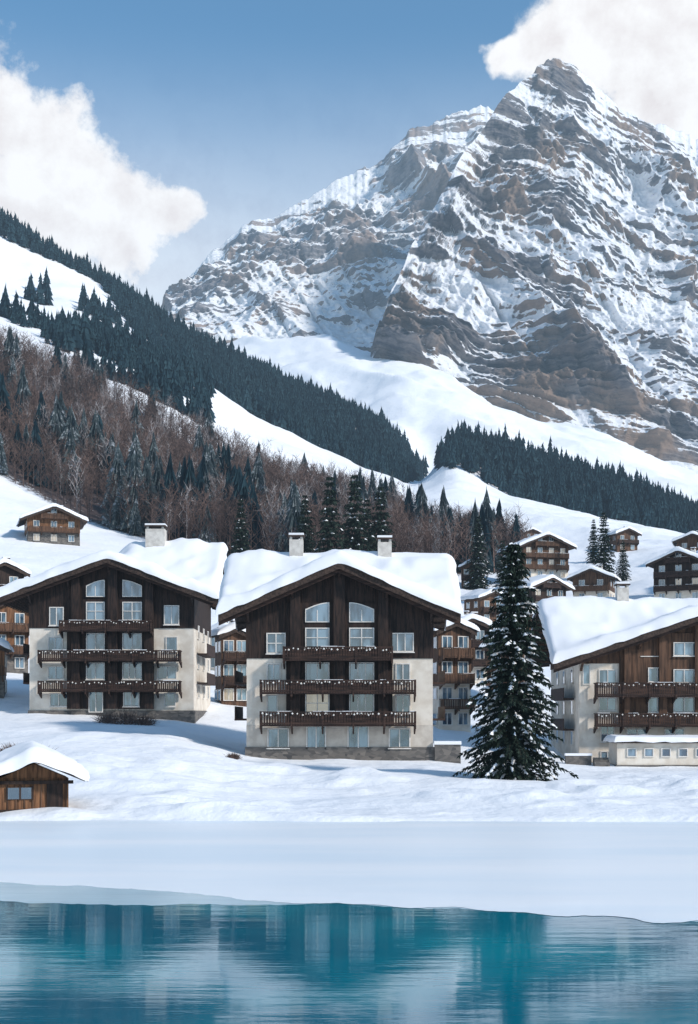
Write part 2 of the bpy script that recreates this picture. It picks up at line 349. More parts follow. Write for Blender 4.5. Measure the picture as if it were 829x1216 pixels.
k=brown(U,Y)&(U>-250)&(rng.random(len(X))<.95);X,Y,U=X[k],Y[k],U[k]
S=rng.uniform(8,14.5,len(X));q=rng.random(len(X));fr=q<.10
bp=[bare_proto(s) for s in range(6)]
scatter('bare_woodland',bp,np.stack([X,Y,tz(X,Y)-.3],-1)[~fr],S[~fr],rng.uniform(.8,1.2,(~fr).sum()),[M['twig']])
scatter('frosted_birch_woodland',bp,np.stack([X,Y,tz(X,Y)-.3],-1)[fr],S[fr]*1.15,rng.uniform(.6,.9,fr.sum()),[M['twigf']])
mid=[conifer_proto(19,11,.15,50+s) for s in range(8)]
X,Y,U=cells(-300,80,255,560,7.0);nz=fbm(X/35,Y/35,o=3,seed=33)
edge=np.interp(U,[-300,0,110,200,300,420,600],[350,335,322,290,265,255,330])
k=brown(U,Y)&(U>-250)&((rng.random(len(X))<np.where((Y<edge+60)&(U<380),.55,.06))|(nz>.70));X,Y,U=X[k],Y[k],U[k]
S=rng.uniform(9,23,len(X));fro=rng.random(len(X))<np.where(U<260,.65,.35)
Pz=np.stack([X,Y,tz(X,Y)-.5],-1)
scatter('frosted_spruce_wood',mid,Pz[fro],S[fro],rng.uniform(.9,1.25,fro.sum()),[M['firf'],M['bark']])
scatter('spruce_wood',mid,Pz[~fro],S[~fro],rng.uniform(.9,1.25,(~fro).sum()),[M['fir'],M['bark']])
# ------------------------------------------------------------------ detailed spruce
def spruce(H,Rm,levels,per,dens,seed,snowp=.4,leaf=1.0,pw=.82,thick=.055):
    r=np.random.default_rng(seed);V=[];Fa=[];MI=[]
    nseg=14
    for i in range(nseg+1):
        t=i/nseg
        for a in range(7): V.append((.22*H/15*(1-t*.97)*math.cos(a*.8976),.22*H/15*(1-t*.97)*math.sin(a*.8976),-1+(H+.9)*t))
    for i in range(nseg):
        for a in range(7):
            p=i*7+a;q=i*7+(a+1)%7;Fa+=[(p,q,q+7),(p,q+7,p+7)];MI+=[1,1]
    for i in range(levels):
        t=(i+r.uniform(0,.8))/levels;zz=H*(.03+.955*t);n=max(5,int(per*(1-.4*t)))
        ph=r.uniform(0,6.28);lev=r.uniform(.76,1.14)
        for j in range(n):
            a=ph+6.283*j/n+r.uniform(-.3,.3);L=(Rm*(1-t)**pw+.16)*r.uniform(.68,1.15)*lev;sn=r.random()<.55
            if t<.08: L*=.8+2.5*t
            dx,dy=math.cos(a),math.sin(a);ns=max(2,int(L/.34))
            pts=[]
            up=.10+.5*t
            for q in range(ns+1):
                w=q/ns;pts.append(np.array([dx*L*w,dy*L*w,zz+L*(up*w-.66*w*w+.20*w**3)]))
            for q in range(ns):
                p0,p1=pts[q],pts[q+1];c=len(V);sd=np.array([-dy,dx,0])
                V.extend([p0+sd*.02,p0-sd*.02,p1]);Fa.append((c,c+1,c+2));MI.append(1)
                ww=(q+.5)/ns;span=.50*leaf*(1-.55*ww)*(.55+.45*min(1,L/2))
                for g in range(dens):
                    s=r.choice((-1,1));b0=p0+(p1-p0)*r.random()
                    tip=b0+sd*s*span*r.uniform(.3,1)+np.array([dx,dy,0])*r.uniform(.08,.34)*leaf+np.array([0,0,-r.uniform(.02,.36)*leaf])
                    md=(b0+tip)/2+np.array([0,0,.03]);wd=np.cross(tip-b0,np.array([0,0,1.])+r.normal(size=3)*.4);wd=wd/(np.linalg.norm(wd)+1e-6)*thick*leaf
                    c=len(V);V.extend([b0,md+wd,tip,md-wd]);Fa+=[(c,c+1,c+2),(c,c+2,c+3)];MI+=[0,0]
                if sn and ww>.35 and r.random()<snowp:
                    wv_=span*r.uniform(.35,.7);o=np.array([0,0,.06*leaf]);c=len(V);ce=(p0+p1)/2
                    rim=[p0-sd*wv_*.3,ce-sd*wv_+np.array([0,0,-.07]),p1-sd*wv_*.5,p1+(p1-p0)*.35,p1+sd*wv_*.5,ce+sd*wv_+np.array([0,0,-.07]),p0+sd*wv_*.3]
                    V.append(ce+o*2.2);V.extend([k_+o*.4+r.normal(size=3)*.03 for k_ in rim])
                    for a2 in range(7): Fa.append((c,c+1+a2,c+1+(a2+1)%7));MI.append(2)
    return V,Fa,MI
def put_spruce(name,data,x,y,z,s=1,rz=0):
    V,Fa,MI=data
    o=mesh_np(name,np.array(V),np.array(Fa),[M['needle'],M['bark'],M['snow']],MI);o.location=(x,y,z);o.scale=(s,s,s);o.rotation_euler[2]=rz;return o
yb=85;xb=(610-CX)/F*yb
put_spruce('spruce_tree',spruce(15.9,3.25,58,13,11,1,.55,1.0,.76,.07),xb,yb,float(tz(xb,yb))-.1)
ms=spruce(16,2.9,34,9,5,5,.15,1.5,.8,.085);ms2=spruce(16,3.2,32,9,5,8,.15,1.5,.8,.085)
# ------------------------------------------------------------------ roofs & buildings
def edgecoords(a,b,n,ed):
    e=np.array([0,.01,.05,.11,.2,.33,.5])*ed/.5
    return np.concatenate([a+e,np.linspace(a+ed,b-ed,n)[1:-1],(b-e)[::-1]])
def roof(parent,h,x0,x1,y0,y1,snow_t,n=34,seed=0,ed=.5,rt=.24):
    xs=np.linspace(x0,x1,41);ys=np.linspace(y0,y1,31)
    X,Y=np.meshgrid(xs,ys);Z=h(X,Y);nr,nc=X.shape
    top=np.stack([X,Y,Z+rt],-1).reshape(-1,3);bot=np.stack([X,Y,Z],-1).reshape(-1,3)
    f=list(map(tuple,gridfaces(nr,nc)))+list(map(tuple,gridfaces(nr,nc,True)+nr*nc))
    bd=[(0*nc+i,0*nc+i+1) for i in range(nc-1)]+[((nr-1)*nc+i+1,(nr-1)*nc+i) for i in range(nc-1)]+[((j+1)*nc,j*nc) for j in range(nr-1)]+[(j*nc+nc-1,(j+1)*nc+nc-1) for j in range(nr-1)]
    f+=[(b,a,a+nr*nc,b+nr*nc)[::-1] for a,b in bd]
    mesh_np('roof',np.vstack([top,bot]),f,[M['roofwood']],parent=parent)
    g=.18;xs=edgecoords(x0-g,x1+g,n*2,ed);ys=edgecoords(y0-g,y1+g,n,ed);X,Y=np.meshgrid(xs,ys)
    Z=0
    for ox,oy in ((0,0),(.3,0),(-.3,0),(0,.3),(0,-.3)): Z=Z+h(np.clip(X+ox,x0,x1),np.clip(Y+oy,y0,y1))/5
    e=np.minimum(np.minimum(X-x0+g,x1+g-X),np.minimum(Y-y0+g,y1+g-Y));e=np.clip(e/ed,0,1)
    t=snow_t*np.sqrt(np.clip(1-(1-e)**2,0,1))
    wob=(fbm(X/2.2+seed*9,Y/2.2,o=4,seed=seed+70)-.5)
    Z=Z+rt-.03+t*(1+wob*.9)+.02
    be=1-np.clip(e*2,0,1)
    Y2=Y-be*(vnoise(X*.9,X*0+seed,seed=8)-.3)*.22*((Y-y0)<ed)
    X2=X+be*np.where(X<(x0+x1)/2,-1,1)*(vnoise(Y*1.1,X*0+seed,seed=3)-.3)*.25*(np.minimum(X-x0,x1-X)<ed)
    Z=Z-be*(vnoise(X*1.3,Y*1.3,seed=9))*.16
    mesh_np('roof_snow',np.stack([X2,Y2,Z],-1).reshape(-1,3),gridfaces(len(ys),len(xs)),[M['snow']],smooth=True,parent=parent)
def window(P,x0,x1,z0,z1,yf=0,cols=2,rows=1,g='glass',arch=0,sill=True):
    fw=.085
    if arch==0:
        P.box('window_glass' if g=='glass' else 'lit_window_glass',g,x0+.02,x1-.02,yf-.035,yf+.05,z0+.02,z1-.02)
        P.box('window_frames','frame',x0-fw,x0,yf-.10,yf+.03,z0-fw,z1+fw);P.box('window_frames','frame',x1,x1+fw,yf-.10,yf+.03,z0-fw,z1+fw)
        P.box('window_frames','frame',x0+.002,x1-.002,yf-.097,yf+.03,z1,z1+fw);P.box('window_frames','frame',x0+.002,x1-.002,yf-.097,yf+.03,z0-fw,z0)
    else:
        H=z1-z0;w=x1-x0;n=9
        def prof(e):
            pts=[(x0-e,z0-e),(x1+e,z0-e)]
            arc=[(i/n,z0+H*(.62+.38*math.cos((1-i/n)*math.pi/2))) for i in range(n+1)]
            if arch>0: top=[(x0-e+(w+2*e)*t,zz+e) for t,zz in arc]
            else: top=[(x1+e-(w+2*e)*t,zz+e) for t,zz in arc][::-1]
            return pts+top[::-1]
        P.prism('window_frames','frame',prof(fw),yf-.08,yf+.03);P.prism('window_glass','glass',prof(0),yf-.095,yf+.02)
    for c in range(1,cols):
        x=x0+(x1-x0)*c/cols;P.box('window_mullions','frame',x-.035,x+.035,yf-.125,yf-.02,z0+.004,z1-(.5 if arch else .004))
    for r in range(1,rows):
        z=z0+(z1-z0)*r/rows;P.box('window_mullions','frame',x0+.004,x1-.004,yf-.12,yf-.02,z-.03,z+.03)
    if sill: P.box('window_sills','frame',x0-.15,x1+.15,yf-.2,yf-.101,z0-.16,z0-fw-.003)
def balcony(P,x0,x1,z0,z1,yf=0,dep=1.25,mat='timber_h',seed=0,lights=True):
    r=random.Random(seed);yo=yf-dep
    P.box('balcony_floors',mat,x0,x1,yo,yf-.02,z0-.16,z0-.002)
    P.box('balcony_rails',mat,x0-.05,x1+.05,yo-.07,yo+.03,z1-.09,z1);P.box('balcony_rails',mat,x0-.03,x1+.03,yo-.05,yo+.01,z0+.02,z0+.13)
    P.box('balcony_rails',mat,x0-.052,x0+.04,yo+.031,yf-.02,z1-.09,z1-.003);P.box('balcony_rails',mat,x1-.04,x1+.052,yo+.031,yf-.02,z1-.09,z1-.003)
    x=x0+.02
    while x<x1-.1:
        P.box('balcony_slats',mat,x,x+.14,yo-.035,yo-.004,z0-.10+r.uniform(-.02,.02),z1-.095);x+=.20
    for xs in (x0,x1-.04):
        y=yo+.06
        while y<yf-.15: P.box('balcony_slats',mat,xs,xs+.04,y,y+.14,z0-.08,z1-.095);y+=.19
    n=max(2,int((x1-x0)/2.1))
    for i in range(n+1):
        xx=x0+(x1-x0)*i/n;P.box('balcony_posts',mat,xx-.07,xx+.07,yo-.09,yo-.036,z0-.35,z1+.02)
        P.prism('balcony_consoles',mat,[(yf-.03,z0-.75),(yf-.03,z0-.17),(yo+.1,z0-.17),(yo+.1,z0-.28)],xx-.06,xx+.06,'x')
    x=x0
    while x<x1-.3:
        l=r.uniform(.3,1.5)
        if r.random()<.45: P.box('rail_snow','snow',x,min(x+l,x1),yo-.06,yo+.02,z1+.001,z1+r.uniform(.02,.05))
        x+=l+.05
    if lights:
        x=x0+.15
        while x<x1-.1:
            s=r.uniform(.045,.09);zc=z1-.2+.10*math.sin(x*5.2)*r.uniform(.5,1);v=P.get('string_lights','bulb');n0=len(v[0]);yy=yo-.17
            v[0].extend([(x+s,yy,zc),(x-s,yy,zc),(x,yy+s,zc),(x,yy-s,zc),(x,yy,zc+s),(x,yy,zc-s)])
            for a,b2 in ((0,2),(2,1),(1,3),(3,0)): v[1].extend([(n0+a,n0+b2,n0+4),(n0+b2,n0+a,n0+5)])
            x+=r.uniform(.22,.6)
def chimney(P,x,y,z0,z1,w=.7,snow=.18):
    P.box('chimney','concrete',x-w,x+w,y-w*.8,y+w*.8,z0,z1-.35)
    for sx in (-1,1):
        for sy in (-1,1): P.box('chimney_posts','concrete',x+sx*w*.78-.1,x+sx*w*.78+.1,y+sy*w*.58-.1,y+sy*w*.58+.1,z1-.349,z1-.12)
    P.box('chimney_cap','roofwood',x-w-.12,x+w+.12,y-w*.8-.12,y+w*.8+.12,z1-.119,z1)
    P.box('chimney_snow','snow',x-w-.05,x+w+.05,y-w*.8-.05,y+w*.8+.05,z1+.001,z1+snow)
def big_building(name,D,cpx,bpy_,fx0,fx1,ex0,ex1,ze,za,zr,yr,depth,tsplit,tim_cols,posts,wins,bals,chims,hip=None,stone=1.45,snow_t=.9,deep=3,timber='timber',cpl=None):
    s=F/D;X=lambda p:(p-cpx)/s;Z=lambda p:(bpy_-p)/s
    ox=(cpx-CX)/F*D;oz=EH+(HY-bpy_)/F*D
    e=empty(name,(ox,D,oz));P=Parts()
    x0,x1=X(fx0),X(fx1);yo=-1.6
    def hg(x): return np.where(x<0,za-(za-ze)*(-x)/(-ex0),za-(za-ze)*x/ex1)
    def h(x,y):
        x=np.asarray(x,float);y=np.asarray(y,float)
        t=np.where(y<yr,ze+(zr-ze)*(y-yo)/(yr-yo),zr-(zr-ze)*(y-yr)/(yr-yo))
        if hip is not None: t=t-np.clip(hip-x,0,99)*.9
        return np.maximum(hg(x),t)
    back=2*yr-yo;roof(e,h,ex0,ex1,yo,back,snow_t,seed=int(cpx),ed=.6)
    yb_=back-1.5
    zs=Z(tsplit)
    P.box('plaster_walls','plaster',x0,x1,0,yb_,-deep,zs)
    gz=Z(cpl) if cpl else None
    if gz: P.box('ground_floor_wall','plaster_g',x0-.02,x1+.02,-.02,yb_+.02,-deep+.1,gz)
    if stone: P.box('stone_plinth','stone',x0-.12,x1+.12,-.12,yb_+.1,-deep-.1,stone)
    pts=[(x0-.06,zs)]+[(x1+.06,zs),(x1+.06,float(hg(x1))-.01),(0,za-.01),(x0-.06,float(hg(x0))-.01)]
    P.prism('timber_gable',timber,pts,-.06,.3)
    P.prism('timber_gable',timber,pts,yb_-.3,yb_+.06)
    xx=x0
    while xx<x1:
        P.box('gable_battens',timber,xx-.03,xx+.03,-.085,-.0605,zs+.02,float(hg(xx))-.05);xx+=.42
    for xx in (x0,x1):
        q=[(.301,zs),(yb_-.301,zs)]+[(yy,float(h(xx,yy))-.02) for yy in np.linspace(yb_-.301,.301,13)]
        P.prism('timber_side_walls',timber,q,xx-.06 if xx<0 else xx-.24,xx+.24 if xx<0 else xx+.06,'x')
    for a,b2 in ((ex0,0),(0,ex1)):
        P.prism('barge_boards','roofwood',[(a,float(hg(a))-.34),(b2,float(hg(b2))-.34),(b2,float(hg(b2))+.26),(a,float(hg(a))+.26)],yo-.10,yo-.003)
        P.prism('barge_boards_inner','timber_h',[(a,float(hg(a))-.60),(b2,float(hg(b2))-.60),(b2,float(hg(b2))-.02),(a,float(hg(a))-.02)],yo+.25,yo+.36)
    for xx in (ex0*.86,x0+.15,x0*.5,0,x1*.5,x1-.15,ex1*.86):
        zz=float(hg(xx));P.box('purlins',timber,xx-.14,xx+.14,yo+.36,-.061,zz-.42,zz-.06)
        if x0<=xx<=x1: P.prism('brackets',timber,[(-.062,zz-1.3),(-.062,zz-1.05),(-1.1,zz-.421),(-1.3,zz-.421)],xx-.09,xx+.09,'x')
    for yy in np.arange(yo+.6,back-.3,.9):
        for a,b2 in ((ex0+.05,x0-.065),(x1+.065,ex1-.05)):
            za_,zb=float(h(a,yy)),float(h(b2,yy));P.prism('rafters',timber,[(a,za_-.18),(b2,zb-.18),(b2,zb-.012),(a,za_-.012)],yy-.07,yy+.07)
    for (a,b2,p0,p1) in tim_cols: P.box('timber_bay',timber,X(a),X(b2),-.22,-.061,Z(p0),Z(p1)-.0)
    for i,(p,w,zb,zt) in enumerate(posts):
        xx=X(p);P.box('timber_posts',timber,xx-w/2,xx+w/2,-.62,-.221,Z(zb),min(float(hg(xx))-.45,Z(zt)))
    for wdef in wins:
        a,b2,t,bb=wdef[:4];o=dict(wdef[4]) if len(wdef)>4 else {}
        if o.get('yf')==-.06: o['yf']=-.09
        window(P,X(a),X(b2),Z(bb),Z(t),**o)
    for i,(a,b2,t,bb) in enumerate(bals): balcony(P,X(a),X(b2),Z(bb),Z(t),yf=-.2,dep=1.3,seed=i+int(cpx))
    for (cx_,zt,w) in chims: chimney(P,cx_,yr-.6,zr-1.5,zt,w)
    for zz in (2.2,5.0,7.9):
        for yy in (3.0,7.5,11.5):
            if yy<yb_-1:
                for xx,sg in ((x0,-1),(x1,1)):
                    a=(xx-.09,xx-.03) if sg<0 else (xx+.03,xx+.09)
                    P.box('side_windows','glass',min(a),max(a),yy,yy+.9,zz,zz+1.15)
                    c=(xx-.12,xx+.02) if sg<0 else (xx-.02,xx+.12)
                    P.box('side_window_frames','frame',c[0],c[1],yy-.09,yy-.001,zz-.09,zz+1.24);P.box('side_window_frames','frame',c[0],c[1],yy+.901,yy+.99,zz-.09,zz+1.24)
                    P.box('side_window_frames','frame',c[0]-.0,c[1],yy,yy+.9,zz+1.151,zz+1.24);P.box('side_window_frames','frame',c[0],c[1],yy,yy+.9,zz-.09,zz-.001)
    for zz in (3.6,6.4):
        P.box('side_balcony','timber_h',x1+.13,x1+1.1,2.0,9.5,zz-.15,zz);P.box('side_balcony_front','timber_h',x1+1.03,x1+1.09,2.0,9.5,zz+.001,zz+.95)
        P.box('side_balcony','timber_h',x0-1.1,x0-.13,2.0,9.5,zz-.15,zz);P.box('side_balcony_front','timber_h',x0-1.09,x0-1.03,2.0,9.5,zz+.001,zz+.95)
    P.build(e);return e,X,Z
def W(**k): return k
wins=[(319,342,866,887,W(yf=-.02)),(463,486,866,887,W(yf=-.02)),
 (365,386,863,888,W(yf=-.02,cols=2,rows=1,sill=False)),(414,437,863,888,W(yf=-.02,sill=False)),
 (318,329,826,846,W(cols=1)),(471,486,826,846,W(cols=2)),(318,332,789,807,W(cols=2)),(471,486,789,807,W(cols=2)),
 (364,390,824,846,W(yf=-.22,cols=2,rows=2,g='glass_w')),(416,443,824,846,W(yf=-.22,cols=3)),
 (364,390,788,808,W(yf=-.22,cols=2)),(416,443,788,808,W(yf=-.22,cols=3)),
 (318,338,753,775,W(yf=-.06,cols=2,rows=2)),(463,490,753,773,W(yf=-.06,cols=3)),
 (364,390,747,768,W(yf=-.22,cols=2,rows=2)),(416,443,747,768,W(yf=-.22,cols=2,rows=2)),
 (364,390,717,738,W(yf=-.22,cols=2,arch=1,sill=False)),(416,443,717,738,W(yf=-.22,cols=2,arch=-1,sill=False))]
big_building('alpine_apartment_house',100,403,910,293,514,-9.0,9.05,11.15,15.1,16.1,7.0,13,782,
 [(340,466,862,716)],[(351,.75,862,0),(403,.85,862,0),(455,.75,862,0)],wins,
 [(311,492,845,860),(311,492,808,822),(338,465,769,783)],[(-3.5,18.3,.55),(3.6,18.1,.55)],cpl=861)
wins=[(104,124,690,708,W(yf=-.22,arch=1,sill=False)),(147,168,690,708,W(yf=-.22,arch=-1,sill=False)),
 (104,124,716,736,W(yf=-.22,cols=2,rows=2)),(147,168,716,736,W(yf=-.22,cols=2,rows=2)),(60,75,722,742,W(yf=-.06)),(196,212,720,741,W(yf=-.06)),
 (104,124,753,771,W(yf=-.22)),(147,168,753,771,W(yf=-.22)),(104,124,788,806,W(yf=-.22)),(147,168,788,806,W(yf=-.22,cols=3)),
 (58,74,757,772),(198,210,757,772,W(cols=1)),(58,75,792,806),(188,209,792,806),(60,80,824,838),(196,208,824,838,W(cols=1)),(107,122,822,845,W(yf=-.22,sill=False)),(148,165,822,838,W(yf=-.22))]
big_building('alpine_apartment_house',125,130,855,35,230,-10.5,10.3,11.1,15.0,17.0,7.5,15,746,
 [(80,183,842,712)],[(91,.8,842,0),(135,.9,842,0),(178,.8,842,0)],wins,
 [(75,182,738,749),(50,216,773,784),(50,216,809,820)],[(3.4,19.3,.95)],hip=1.0,stone=.9)
wins=[(712,731,796,811),(770,790,794,809,W(yf=-.22)),(800,823,796,810,W(yf=-.22)),(762,780,764,778,W(yf=-.06)),(800,824,764,778,W(yf=-.22)),
 (712,731,829,843),(770,790,829,845,W(yf=-.22)),(800,823,829,845,W(yf=-.22)),(714,729,863,880,W(yf=-.0)),(745,768,866,884,W(yf=-.0)),(790,812,866,884,W(yf=0)),(714,729,893,907),(880,900,829,845,W(yf=-.22)),(880,900,794,809,W(yf=-.22)),(930,948,829,843),(930,948,796,811),(845,870,764,778,W(yf=-.22)),
 (693,700,790,812,W(cols=1,sill=False))]
big_building('alpine_apartment_house',118,829,914,688,970,-13.1,13.1,9.2,13.6,15.1,8.2,15,788,
 [(735,922,862,752)],[(744,.6,862,0),(786,.7,862,0),(829,.8,862,0),(872,.7,862,0),(914,.6,862,0)],wins,
 [(705,953,811,826),(705,953,847,861)],[(-5.2,17.3,.55)],stone=.7,timber='wood2')
# ------------------------------------------------------------------ village chalets
def chalet(px,bpy_,wpx,st,rz=0,style=0,dmin=135,name='village_chalet',d=None,snow_t=.65,lit=False):
    u=px
    if d is None:
        dd=np.linspace(dmin,700,600);zz=tz((u-CX)/F*dd,dd);pp=HY-(zz-EH)/dd*F
        I=np.where(pp<=bpy_)[0];d=float(dd[I[0]]) if len(I) else 300.
    x=(u-CX)/F*d;z=float(tz(x,d));s=F/d;w=wpx/s*.8;dep=w*.95;sh=2.6;H=st*sh
    e=empty(name,(x,d,z-.3),rz);P=Parts();hw=w/2;pitch=.42
    low,up=[('plaster','timber'),('plaster','wood2'),('wood2','wood2'),('stone','wood')][style%4]
    nl=max(1,st//2) if style%4!=2 else 1
    zs=nl*sh
    P.box('lower_walls',low,-hw,hw,0,dep,-3.5,zs)
    za=H+pitch*hw
    pts=[(-hw-.05,zs),(hw+.05,zs),(hw+.05,H),(0,za),(-hw-.05,H)]
    P.prism('upper_walls',up,pts,-.05,dep+.05)
    ov=min(1.4,w*.13)
    h=lambda X_,Y_:za+.05-pitch*np.abs(X_)+0*Y_
    roof(e,h,-hw-ov,hw+ov,-ov,dep+ov,snow_t,n=10,seed=int(px)%17)
    for sg in (-1,1):
        a=sg*(hw+ov);P.prism('barge_boards','roofwood',[(a,float(h(a,0))-.3),(0,za-.25),(0,za+.28),(a,float(h(a,0))+.26)],-ov-.1,-ov-.003)
    nw=max(2,int(w/2.6))
    for k in range(st+(1 if w>8 else 0)):
        z0=k*sh+.9;n=nw if k<st else max(1,nw//2)
        for i in range(n):
            xc=(-hw+w*(i+.5)/n) if k<st else (-hw*.5+w*.5*(i+.5)/n)
            window(P,xc-.5,xc+.5,z0,z0+1.15,yf=-.05,cols=2,sill=False,g='glass_w' if (lit or random.random()<.12) else 'glass')
        nd=max(2,int(dep/3))
        if k<st:
            for i in range(nd):
                yy=dep*(i+.5)/nd
                for sg in (-1,1):
                    xw=sg*(hw+.055);P.box('side_windows','glass',min(xw,xw+sg*.05),max(xw,xw+sg*.05),yy-.45,yy+.45,z0,z0+1.1)
                    P.box('side_shutters','frame',min(xw,xw+sg*.07),max(xw,xw+sg*.07),yy-.56,yy-.452,z0-.08,z0+1.18);P.box('side_shutters','frame',min(xw,xw+sg*.07),max(xw,xw+sg*.07),yy+.452,yy+.56,z0-.08,z0+1.18)
        if k>0 and k<=st: balcony(P,-hw*(.95 if k<st else .5),hw*(.95 if k<st else .5),k*sh+.02,k*sh+.9,yf=-.05,dep=.95,mat='timber_h' if style%2==0 else 'wood2',seed=k+int(px),lights=False)
    chimney(P,hw*.35,dep*.5,za-1.2,za+1.1,.4,.15)
    P.build(e);return e
V_=[(648,688,72,3,.25,1),(702,716,54,2,-.35,1),(652,728,62,2,.5,0),(745,655,34,2,.3,2),(806,716,74,3,-.5,0),
 (540,868,52,4,.35,1),(585,742,44,2,.5,2),(541,782,48,2,-.4,1),(630,778,54,2,.3,1),(560,812,50,3,.1,0),(600,842,54,3,-.3,1),
 (632,640,22,1,.2,2),(560,700,30,2,-.2,2),(822,668,44,2,-.3,1),
 (64,646,76,2,.3,3),(4,748,60,3,.5,0),(-60,700,60,3,.3,1),(12,800,56,3,.6,3),(279,838,40,3,.35,2),(262,800,34,2,-.3,1),(870,700,60,3,.1,1),(900,760,60,3,.4,0),(-20,850,60,2,.2,3)]
for (a,b2,c,d_,e_,f_) in V_: chalet(a,b2,c,d_,e_,f_)
# wooden hut on the shore
yh=65.0;xh=(40-CX)/F*yh
e=empty('wooden_hut',(xh,yh,float(tz(xh,yh))-.0),.28);e.scale=(1.12,1.12,1.12);P=Parts()
P.box('walls','wood',-1.5,1.5,0,2.6,-.9,1.35)
for i in range(9): P.box('corner_boards','wood2',-1.5+i*.36,-1.5+i*.36+.06,-.045,-.002,-.3,1.36)
P.prism('gable','wood',[(-1.48,1.351),(1.48,1.351),(0,2.0)],.02,2.58)
P.box('door','timber',.55,1.25,-.07,-.046,-.1,1.15);P.box('base_log','timber',-1.6,1.6,-.14,-.072,-.5,0);P.box('beam','timber',-1.7,1.7,-.16,-.05,1.1,1.25)
P.box('window_glass','glass',-1.1,-.1,-.075,-.048,.45,.95)
for a in (-1.18,-.62,-.1): P.box('window_frame','timber',a,a+.08,-.1,-.076,.4,1.0)
P.build(e)
roof(e,lambda X_,Y_:2.12-.42*np.abs(X_)+0*Y_,-2.15,2.15,-.8,3.1,.66,n=16,seed=4,ed=.45,rt=.1)
D=112.;s=F/D;xa=(733-CX)/F*D;za_=float(tz(xa+3,D))
e=empty('terrace_annex',(xa,D,za_-.1));P=Parts()
P.box('walls','plaster',0,9.5,0,3.6,-1.5,2.1);P.box('plinth','stone',-.1,9.6,-.12,3.5,-1.6,.25);P.box('canopy','roofwood',-.2,9.7,-.3,3.7,2.101,2.25)
for i in range(6): window(P,.9+i*1.45,1.55+i*1.45,1.0,1.6,yf=0,cols=1,sill=False)
P.build(e);roof(e,lambda X_,Y_:2.25+0*X_,-.2,9.7,-.3,3.7,.42,n=10,seed=9,ed=.35,rt=.03)
xw=(515-CX)/F*99.5
e=empty('stone_wall',(xw+.1,99.6,float(tz(xw,99.6))));P=Parts();P.box('stones','stone',0,1.95,0,.6,-1.2,1.25);P.box('coping_snow','snow',-.05,2.0,-.06,.66,1.251,1.5)
P.build(e)
e=empty('stone_wall',((672-CX)/F*113,113,float(tz((672-CX)/F*113,113))));P=Parts();P.box('stones','stone',0,2.2,0,.5,-1,.7)
for i in range(3): P.box('steps','stone',2.3,3.6,-.3-.3*i,-.001-.3*i,-1,.55-.17*i)
P.box('coping_snow','snow',-.05,2.25,-.06,.56,.701,.9);P.build(e)
def bush(px,py,d,w,seed,name='bare_bush'):
    x=(px-CX)/F*d;z=float(tz(x,d));r=np.random.default_rng(seed);V=[];Fa=[]
    for i in range(900):
        a=r.uniform(0,6.28);el=r.uniform(.2,1.5);l=w*.5*r.uniform(.5,1.05);st=r.normal(size=3)*w*.16*np.array([1,1,.3])
        q=st+np.array([math.cos(a)*math.cos(el)*l,math.sin(a)*math.cos(el)*l*.8,math.sin(el)*l*.85]);p=st*.8+(q-st)*r.uniform(0,.6)
        n=r.normal(size=3)*.012;c=len(V);V+= [p+n,p-n,q];Fa.append((c,c+1,c+2))
    o=mesh_np(name,np.array(V),np.array(Fa),[M['twig']]);o.location=(x,d,z)
bush(33,888,80,3.0,1);bush(14,885,82,2.0,2);bush(150,862,118,3.6,3);bush(128,860,119,2.6,4);bush(172,862,118,2.6,5);bush(277,885,96,1.2,6)
def gd(px,py,dmin=140):
    dd=np.linspace(dmin,900,900);zz=tz((px-CX)/F*dd,dd);pp=HY-(zz-EH)/dd*F;I=np.where(pp<=py)[0];return float(dd[I[0]]) if len(I) else 250.
for i,(px,py,top) in enumerate([(421,712,560),(392,715,562),(452,710,575),(436,700,590),(717,690,606),(528,870,845),(740,690,640),(568,700,610),(362,700,585),(705,668,615),(597,720,640),(286,690,590)]):
    d=gd(px,py,200 if py<800 else 140);hh=(py-top)/F*d;x=(px-CX)/F*d
    put_spruce('spruce_tree',ms if i%2 else ms2,x,d,float(tz(x,d))-.2,hh/16,i*1.3)
